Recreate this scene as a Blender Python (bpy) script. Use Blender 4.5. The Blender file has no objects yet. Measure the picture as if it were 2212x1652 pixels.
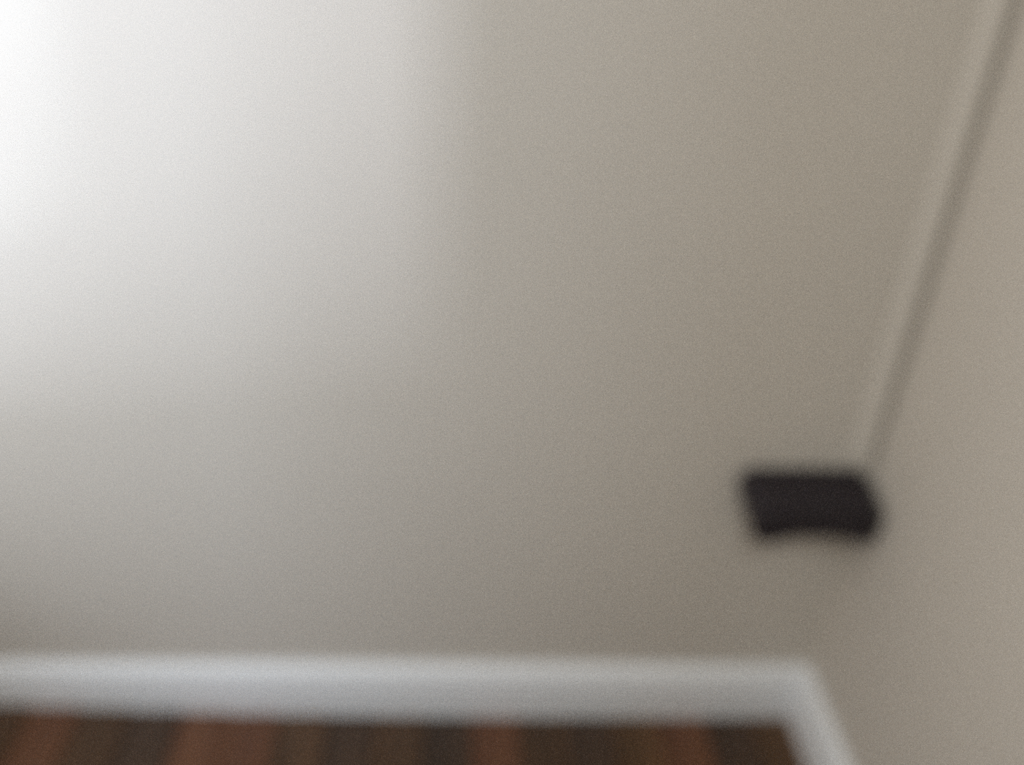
import bpy, bmesh, math, random
from mathutils import Matrix, Vector

S = bpy.context.scene
COL = S.collection
rad = math.radians

# ------------------------------------------------------------------ camera
PITCH, YAW, ROLL = rad(30.38), rad(3.69), rad(3.2)
CAM = Vector((-0.423, -0.725, 0.889))
fwd = Vector((math.sin(YAW) * math.cos(PITCH), math.cos(YAW) * math.cos(PITCH), -math.sin(PITCH)))
rt = Vector((math.cos(YAW), -math.sin(YAW), 0.0))
up = rt.cross(fwd)
rt2 = rt * math.cos(ROLL) + up * math.sin(ROLL)
up2 = -rt * math.sin(ROLL) + up * math.cos(ROLL)
cd = bpy.data.cameras.new('camera')
cam = bpy.data.objects.new('camera', cd)
COL.objects.link(cam)
M = Matrix.Identity(4)
for i in range(3):
    M[i][0], M[i][1], M[i][2], M[i][3] = rt2[i], up2[i], -fwd[i], CAM[i]
cam.matrix_world = M
cd.sensor_width = 36.0
cd.lens = 36.0 * 1900 / 2212
cd.clip_start = 0.01
cd.dof.use_dof = True                 # the photo is focused far too close
cd.dof.focus_distance = 0.10
cd.dof.aperture_fstop = 9.0
S.camera = cam

# ------------------------------------------------------------------ world, lights, exposure
w = bpy.data.worlds.new('World')
S.world = w
w.use_nodes = True
wb = w.node_tree.nodes['Background']
wb.inputs[0].default_value = (1.0, 0.93, 0.84, 1)
wb.inputs[1].default_value = 0.6

def area(name, loc, target, sx, sy, power, colour, spread=180):
    l = bpy.data.lights.new(name, 'AREA')
    l.shape = 'RECTANGLE'
    l.size, l.size_y = sx, sy
    l.energy = power
    l.color = colour
    l.spread = rad(spread)
    o = bpy.data.objects.new(name, l)
    COL.objects.link(o)
    o.location = loc
    o.rotation_euler = (Vector(target) - Vector(loc)).to_track_quat('-Z', 'Y').to_euler()
    return o

# room: back wall y = 0, right wall x = 0
XL, YR, ZC = -1.18, -3.0, 2.45
WY0, WY1, WZ0, WZ1 = -0.12, -0.86, 0.30, 1.95      # window opening in the left wall
# LIGHTS
# daylight from the window, added beam lamps outside it, added fill overhead
area('daylight', (XL - 0.35, (WY0 + WY1) / 2, 1.1), (0, (WY0 + WY1) / 2, 1.0), 0.9, 1.6, 8.0, (1, 0.96, 0.88))
area('edge_beam_helper', (-4.00, -3.55, -1.35), (-0.8, -0.3, 0.5), 0.20, 2.8, 335, (0.75, 0.82, 0.97))  # added narrow lamp, gives the bright band on the back wall its edge
area('burnout_helper', (-3.03, -3.82, -1.6), (-0.9, -0.3, 0.6), 0.5, 2.0, 560, (0.74, 0.88, 1.0))  # added lamp that burns out the upper left of the back wall
area('wide_beam_helper', (-3.96, -3.49, 1.3), (-0.8, -0.3, 0.5), 1.1, 5.4, 176, (0.63, 0.77, 0.95))  # added wide lamp for the soft falloff across the back wall
area('overhead_fill', (-0.6, -1.9, 2.38), (-0.6, -1.9, 0), 0.5, 0.5, 15.5, (0.82, 0.86, 0.84))  # added fill below the ceiling, unseen and without a fixture
# END LIGHTS

S.view_settings.view_transform = 'Standard'
S.view_settings.look = 'None'
S.view_settings.gamma = 1.0
S.view_settings.use_curve_mapping = False
S.view_settings.exposure = 0.13
S.cycles.use_denoising = False        # keep the grain the photo has
S.cycles.use_light_tree = False
S.cycles.sample_clamp_indirect = 1.0
S.cycles.caustics_reflective = False
S.cycles.caustics_refractive = False

# ------------------------------------------------------------------ materials
def mat(name, colour, rough=0.6, spec=0.4):
    m = bpy.data.materials.new(name)
    m.use_nodes = True
    b = m.node_tree.nodes['Principled BSDF']
    b.inputs['Base Color'].default_value = (*colour, 1)
    b.inputs['Roughness'].default_value = rough
    b.inputs['Specular IOR Level'].default_value = spec
    return m

def painted(name, colour, rough, bump, scale, var=0.03, spec=0.4):
    m = mat(name, colour, rough, spec)
    nt = m.node_tree
    b = nt.nodes['Principled BSDF']
    tc = nt.nodes.new('ShaderNodeTexCoord')
    n = nt.nodes.new('ShaderNodeTexNoise')
    n.inputs['Scale'].default_value = scale
    n.inputs['Detail'].default_value = 4
    nt.links.new(tc.outputs['Object'], n.inputs['Vector'])
    bp = nt.nodes.new('ShaderNodeBump')
    bp.inputs['Strength'].default_value = bump
    bp.inputs['Distance'].default_value = 0.002
    nt.links.new(n.outputs['Fac'], bp.inputs['Height'])
    nt.links.new(bp.outputs['Normal'], b.inputs['Normal'])
    n2 = nt.nodes.new('ShaderNodeTexNoise')
    n2.inputs['Scale'].default_value = 5
    nt.links.new(tc.outputs['Object'], n2.inputs['Vector'])
    mx = nt.nodes.new('ShaderNodeMix')
    mx.data_type = 'RGBA'
    mx.inputs['A'].default_value = (*[c * (1 - var) for c in colour], 1)
    mx.inputs['B'].default_value = (*[min(1, c * (1 + var)) for c in colour], 1)
    nt.links.new(n2.outputs['Fac'], mx.inputs['Factor'])
    nt.links.new(mx.outputs['Result'], b.inputs['Base Color'])
    return m

WALL = painted('wall_paint', (0.658, 0.617, 0.565), 0.7, 0.15, 260)
TRIM = painted('white_gloss_paint', (0.89, 0.91, 0.95), 0.5, 0.05, 90, 0.015, 0.3)
CEIL = painted('ceiling_paint', (0.80, 0.79, 0.76), 0.8, 0.1, 200)
BLACK = painted('black_plastic', (0.019, 0.014, 0.019), 0.55, 0.2, 900, 0.1)
SUBFLOOR = mat('dark_subfloor', (0.015, 0.010, 0.007), 0.9)

def wood(name, a, bcol):
    m = mat(name, a, 0.38, 0.4)
    nt = m.node_tree
    b = nt.nodes['Principled BSDF']
    tc = nt.nodes.new('ShaderNodeTexCoord')
    oi = nt.nodes.new('ShaderNodeObjectInfo')
    add = nt.nodes.new('ShaderNodeVectorMath')
    add.operation = 'MULTIPLY_ADD'
    add.inputs[1].default_value = (7, 13, 3)
    nt.links.new(oi.outputs['Random'], add.inputs[0])
    nt.links.new(tc.outputs['Object'], add.inputs[2])
    mp = nt.nodes.new('ShaderNodeMapping')
    mp.inputs['Scale'].default_value = (38, 3.0, 38)
    nt.links.new(add.outputs['Vector'], mp.inputs['Vector'])
    n = nt.nodes.new('ShaderNodeTexNoise')
    n.inputs['Scale'].default_value = 1.0
    n.inputs['Detail'].default_value = 6
    n.inputs['Distortion'].default_value = 0.8
    nt.links.new(mp.outputs['Vector'], n.inputs['Vector'])
    cr = nt.nodes.new('ShaderNodeValToRGB')
    cr.color_ramp.elements[0].position = 0.36
    cr.color_ramp.elements[0].color = (*a, 1)
    cr.color_ramp.elements[1].position = 0.64
    cr.color_ramp.elements[1].color = (*bcol, 1)
    nt.links.new(n.outputs['Fac'], cr.inputs['Fac'])
    nt.links.new(cr.outputs['Color'], b.inputs['Base Color'])
    bp = nt.nodes.new('ShaderNodeBump')
    bp.inputs['Strength'].default_value = 0.15
    bp.inputs['Distance'].default_value = 0.001
    nt.links.new(n.outputs['Fac'], bp.inputs['Height'])
    nt.links.new(bp.outputs['Normal'], b.inputs['Normal'])
    return m

WOODS = {
    'red':   wood('wood_reddish', (0.098, 0.040, 0.021), (0.155, 0.066, 0.032)),
    'brown': wood('wood_brown', (0.068, 0.036, 0.016), (0.125, 0.060, 0.026)),
    'mid':   wood('wood_mid', (0.058, 0.031, 0.016), (0.098, 0.050, 0.025)),
    'dark':  wood('wood_dark', (0.042, 0.025, 0.016), (0.068, 0.038, 0.023)),
}

# ------------------------------------------------------------------ mesh helpers
def link(name, bm, m, parent=None, kind=None, smooth=False):
    me = bpy.data.meshes.new(name)
    bmesh.ops.recalc_face_normals(bm, faces=bm.faces)
    bm.to_mesh(me)
    bm.free()
    me.materials.append(m)
    if smooth:
        for p in me.polygons:
            p.use_smooth = True
    o = bpy.data.objects.new(name, me)
    COL.objects.link(o)
    if parent:
        o.parent = parent
    if kind:
        o['kind'] = kind
    return o

def add_box(bm, x0, x1, y0, y1, z0, z1):
    x0, x1 = sorted((x0, x1)); y0, y1 = sorted((y0, y1)); z0, z1 = sorted((z0, z1))
    v = [bm.verts.new((x, y, z)) for z in (z0, z1) for y in (y0, y1) for x in (x0, x1)]
    for f in ((0, 1, 3, 2), (4, 6, 7, 5), (0, 4, 5, 1), (2, 3, 7, 6), (0, 2, 6, 4), (1, 5, 7, 3)):
        bm.faces.new([v[i] for i in f])

def box(name, x0, x1, y0, y1, z0, z1, m, parent=None, kind=None, bevel=0.0, seg=2):
    bm = bmesh.new()
    add_box(bm, x0, x1, y0, y1, z0, z1)
    if bevel:
        bmesh.ops.bevel(bm, geom=bm.edges[:], offset=bevel, segments=seg, affect='EDGES', profile=0.5)
    return link(name, bm, m, parent, kind)

# ------------------------------------------------------------------ room shell
T = 0.12
box('wall_back', XL - T, T, 0, T, -0.05, ZC + 0.1, WALL, kind='structure')
box('wall_right', 0, T, YR - T, 0, -0.05, ZC + 0.1, WALL, kind='structure')
box('wall_front', XL - T, T, YR - T, YR, -0.05, ZC + 0.1, WALL, kind='structure')
box('ceiling', XL - T, T, YR - T, T, ZC, ZC + 0.1, CEIL, kind='structure')
bm = bmesh.new()                                     # left wall round the window opening
add_box(bm, XL - T, XL, 0, WY0, -0.05, ZC)
add_box(bm, XL - T, XL, WY1, YR, -0.05, ZC)
add_box(bm, XL - T, XL, WY0, WY1, -0.05, WZ0)
add_box(bm, XL - T, XL, WY0, WY1, WZ1, ZC)
link('wall_left', bm, WALL, kind='structure')

win = bpy.data.objects.new('window_1', None)
COL.objects.link(win)
win.location = (XL, (WY0 + WY1) / 2, WZ0)
win['kind'] = 'structure'
bpy.context.view_layer.update()
def wpart(name, *a, bevel=0.004):
    o = box(name, *a, TRIM, bevel=bevel)
    o.parent = win
    o.matrix_parent_inverse = Matrix.Translation(win.location).inverted()
    return o
fx0, fx1 = XL - 0.09, XL - 0.05
wpart('window_frame', fx0, fx1, WY0, WY0 - 0.04, WZ0, WZ1)
wpart('window_frame', fx0, fx1, WY1, WY1 + 0.04, WZ0, WZ1)
wpart('window_frame', fx0, fx1, WY0 - 0.04, WY1 + 0.04, WZ0, WZ0 + 0.045)
wpart('window_frame', fx0, fx1, WY0 - 0.04, WY1 + 0.04, WZ1 - 0.045, WZ1)
wpart('glazing_bar', fx0, fx1, WY0 - 0.04, WY1 + 0.04, 1.40, 1.43)
GLASS = bpy.data.materials.new('window_glass')
GLASS.use_nodes = True
_nt = GLASS.node_tree
_nt.nodes.remove(_nt.nodes['Principled BSDF'])
_tr, _gl, _mx = (_nt.nodes.new(k) for k in ('ShaderNodeBsdfTransparent', 'ShaderNodeBsdfGlossy', 'ShaderNodeMixShader'))
_gl.inputs['Roughness'].default_value = 0.02
_mx.inputs['Fac'].default_value = 0.06
_nt.links.new(_tr.outputs[0], _mx.inputs[1])
_nt.links.new(_gl.outputs[0], _mx.inputs[2])
_nt.links.new(_mx.outputs[0], _nt.nodes['Material Output'].inputs['Surface'])
for z0, z1 in ((WZ0 + 0.045, 1.40), (1.43, WZ1 - 0.045)):
    g = box('window_pane', XL - 0.072, XL - 0.068, WY0 - 0.04, WY1 + 0.04, z0, z1, GLASS)
    g.parent = win
    g.matrix_parent_inverse = Matrix.Translation(win.location).inverted()
wpart('window_sill', XL - 0.05, XL + 0.035, WY0 + 0.03, WY1 - 0.03, WZ0 - 0.016, WZ0 + 0.008)
for y0, y1 in ((WY0, WY0 + 0.065), (WY1 - 0.065, WY1)):
    wpart('casing', XL, XL + 0.014, y0, y1, WZ0, WZ1 + 0.065)
wpart('casing', XL, XL + 0.014, WY0, WY1, WZ1, WZ1 + 0.065)

# ------------------------------------------------------------------ floor: boards run at right angles to the back wall
floor = box('floor', XL, 0, YR, 0, -0.04, -0.016, SUBFLOOR, kind='structure')

def rise(x):                                         # the old floor climbs a little towards the window
    t = min(1.0, max(0.0, (-0.30 - x) / 0.75))
    return 0.0025 + 0.026 * t * t

BW = 0.057
def plank_mesh(length, name):
    bm = bmesh.new()
    add_box(bm, -BW / 2 + 0.0007, BW / 2 - 0.0007, -length + 0.0008, 0, -0.018, 0)
    top = [e for e in bm.edges if all(v.co.z > -0.001 for v in e.verts)]
    bmesh.ops.bevel(bm, geom=top, offset=0.0012, segments=1, affect='EDGES')
    bmesh.ops.recalc_face_normals(bm, faces=bm.faces)
    me = bpy.data.meshes.new(name)
    bm.to_mesh(me); bm.free()
    return me

rng = random.Random(4)
# tone of each row as seen along the baseboard, from the corner leftwards
tones = ['brown', 'dark', 'red', 'brown', 'dark', 'mid', 'red', 'dark', 'mid', 'dark', 'mid', 'red', 'red',
         'dark', 'mid', 'red', 'mid', 'dark', 'red', 'mid', 'brown', 'dark', 'mid', 'red', 'dark', 'brown', 'mid']
meshes = {}
def plank(x, y, length, tone):
    key = (round(length, 2), tone)
    if key not in meshes:
        me = plank_mesh(length, 'plank')
        me.materials.append(WOODS[tone])
        meshes[key] = me
    o = bpy.data.objects.new('plank', meshes[key])
    COL.objects.link(o)
    o.parent = floor
    o.location = (x, y, rise(x) + rng.uniform(-0.0003, 0.0003))

row = 0
x = -0.004 - BW / 2
while x > XL:
    y = -0.004
    first = True
    while y > YR + 0.02:
        L = rng.choice((0.6, 0.8, 1.0, 1.2))
        L = min(L, y - (YR + 0.004))
        if L < 0.05:
            break
        plank(x, y, L, tones[row % len(tones)] if first else rng.choice(('red', 'brown', 'mid', 'dark', 'mid')))
        first = False
        y -= L
    x -= BW
    row += 1

# ------------------------------------------------------------------ baseboards
PROF = [(0, 0.001), (0.015, 0.001), (0.015, 0.054), (0.0146, 0.0565), (0.0128, 0.0580), (0.0124, 0.0605),
        (0.0130, 0.0640), (0.0122, 0.0690), (0.0100, 0.0740), (0.0068, 0.0775), (0.0032, 0.0793), (0, 0.0798)]
def baseboard(name, a, b, inward, m0=True, m1=True):
    """a -> b along the wall foot; inward = unit vector into the room; mitred ends"""
    a, b, n = Vector(a), Vector(b), Vector(inward)
    d = (b - a).normalized()
    bm = bmesh.new()
    r0 = [bm.verts.new(a + n * t + Vector((0, 0, z)) + d * (t if m0 else 0)) for t, z in PROF]
    r1 = [bm.verts.new(b + n * t + Vector((0, 0, z)) - d * (t if m1 else 0)) for t, z in PROF]
    k = len(PROF)
    for i in range(k):
        bm.faces.new((r0[i], r0[(i + 1) % k], r1[(i + 1) % k], r1[i]))
    bm.faces.new(r0); bm.faces.new(r1[::-1])
    return link(name, bm, TRIM, kind='structure')
baseboard('baseboard_back', (XL, 0, 0), (0, 0, 0), (0, -1, 0))
baseboard('baseboard_right', (0, 0, 0), (0, YR, 0), (-1, 0, 0))
baseboard('baseboard_front', (0, YR, 0), (XL, YR, 0), (0, 1, 0))
baseboard('baseboard_left', (XL, YR, 0), (XL, 0, 0), (1, 0, 0))

# ------------------------------------------------------------------ narrow painted strip down the corner
bm = bmesh.new()
tp = [(-0.0265, 0.0), (-0.0255, 0.0012), (-0.0215, 0.0038), (-0.0170, 0.0064), (-0.0130, 0.0076), (-0.0090, 0.0076), (-0.0070, 0.0060), (-0.0062, 0.0)]
ra = [bm.verts.new((x, -t, 0.381)) for x, t in tp]
rb = [bm.verts.new((x, -t, ZC)) for x, t in tp]
for i in range(len(tp)):
    j = (i + 1) % len(tp)
    bm.faces.new((ra[i], ra[j], rb[j], rb[i]))
bm.faces.new(ra[::-1]); bm.faces.new(rb)
link('trim_1', bm, WALL, kind='structure')

# ------------------------------------------------------------------ black box low on the wall beside the corner
# outline (x, z) of the front and of the back; the underside climbs towards the wall and has a shallow notch
def blackbox():
    bm = bmesh.new()
    front = [(-0.130, 0.350), (-0.131, 0.338), (-0.130, 0.322), (-0.125, 0.315), (-0.110, 0.314), (-0.100, 0.3185),
             (-0.086, 0.3225), (-0.050, 0.3225), (-0.032, 0.3195), (-0.020, 0.316), (-0.011, 0.3135), (-0.0065, 0.317),
             (-0.005, 0.330), (-0.005, 0.347), (-0.0085, 0.3555), (-0.016, 0.3595), (-0.060, 0.360), (-0.122, 0.359)]
    rings = []
    for t, y in ((0.0, 0.0), (0.35, -0.020), (0.75, -0.042), (0.95, -0.053), (1.0, -0.056)):
        ring = []
        for px, pz in front:
            k = 0.96 if t == 1.0 else 1.0
            xx = -0.066 + (px + 0.066) * k - (0.005 if px < -0.066 else -0.001) * (1 - t)
            zz = 0.340 + (pz - 0.340) * (0.90 if t == 1.0 else 1.0)
            zz += (1 - t) * (0.024 * (0.350 - pz) / 0.030 if pz < 0.345 else 0.010)
            ring.append(bm.verts.new((xx, y, zz)))
        rings.append(ring)
    k = len(front)
    for a, b in zip(rings, rings[1:]):
        for i in range(k):
            bm.faces.new((a[i], a[(i + 1) % k], b[(i + 1) % k], b[i]))
    bm.faces.new(rings[0]); bm.faces.new(rings[-1][::-1])
    o = link('wall_box', bm, BLACK)
    o['label'] = 'small black rounded box low on beige wall beside the corner, above white baseboard'
    o['category'] = 'box'
    return o
blackbox()
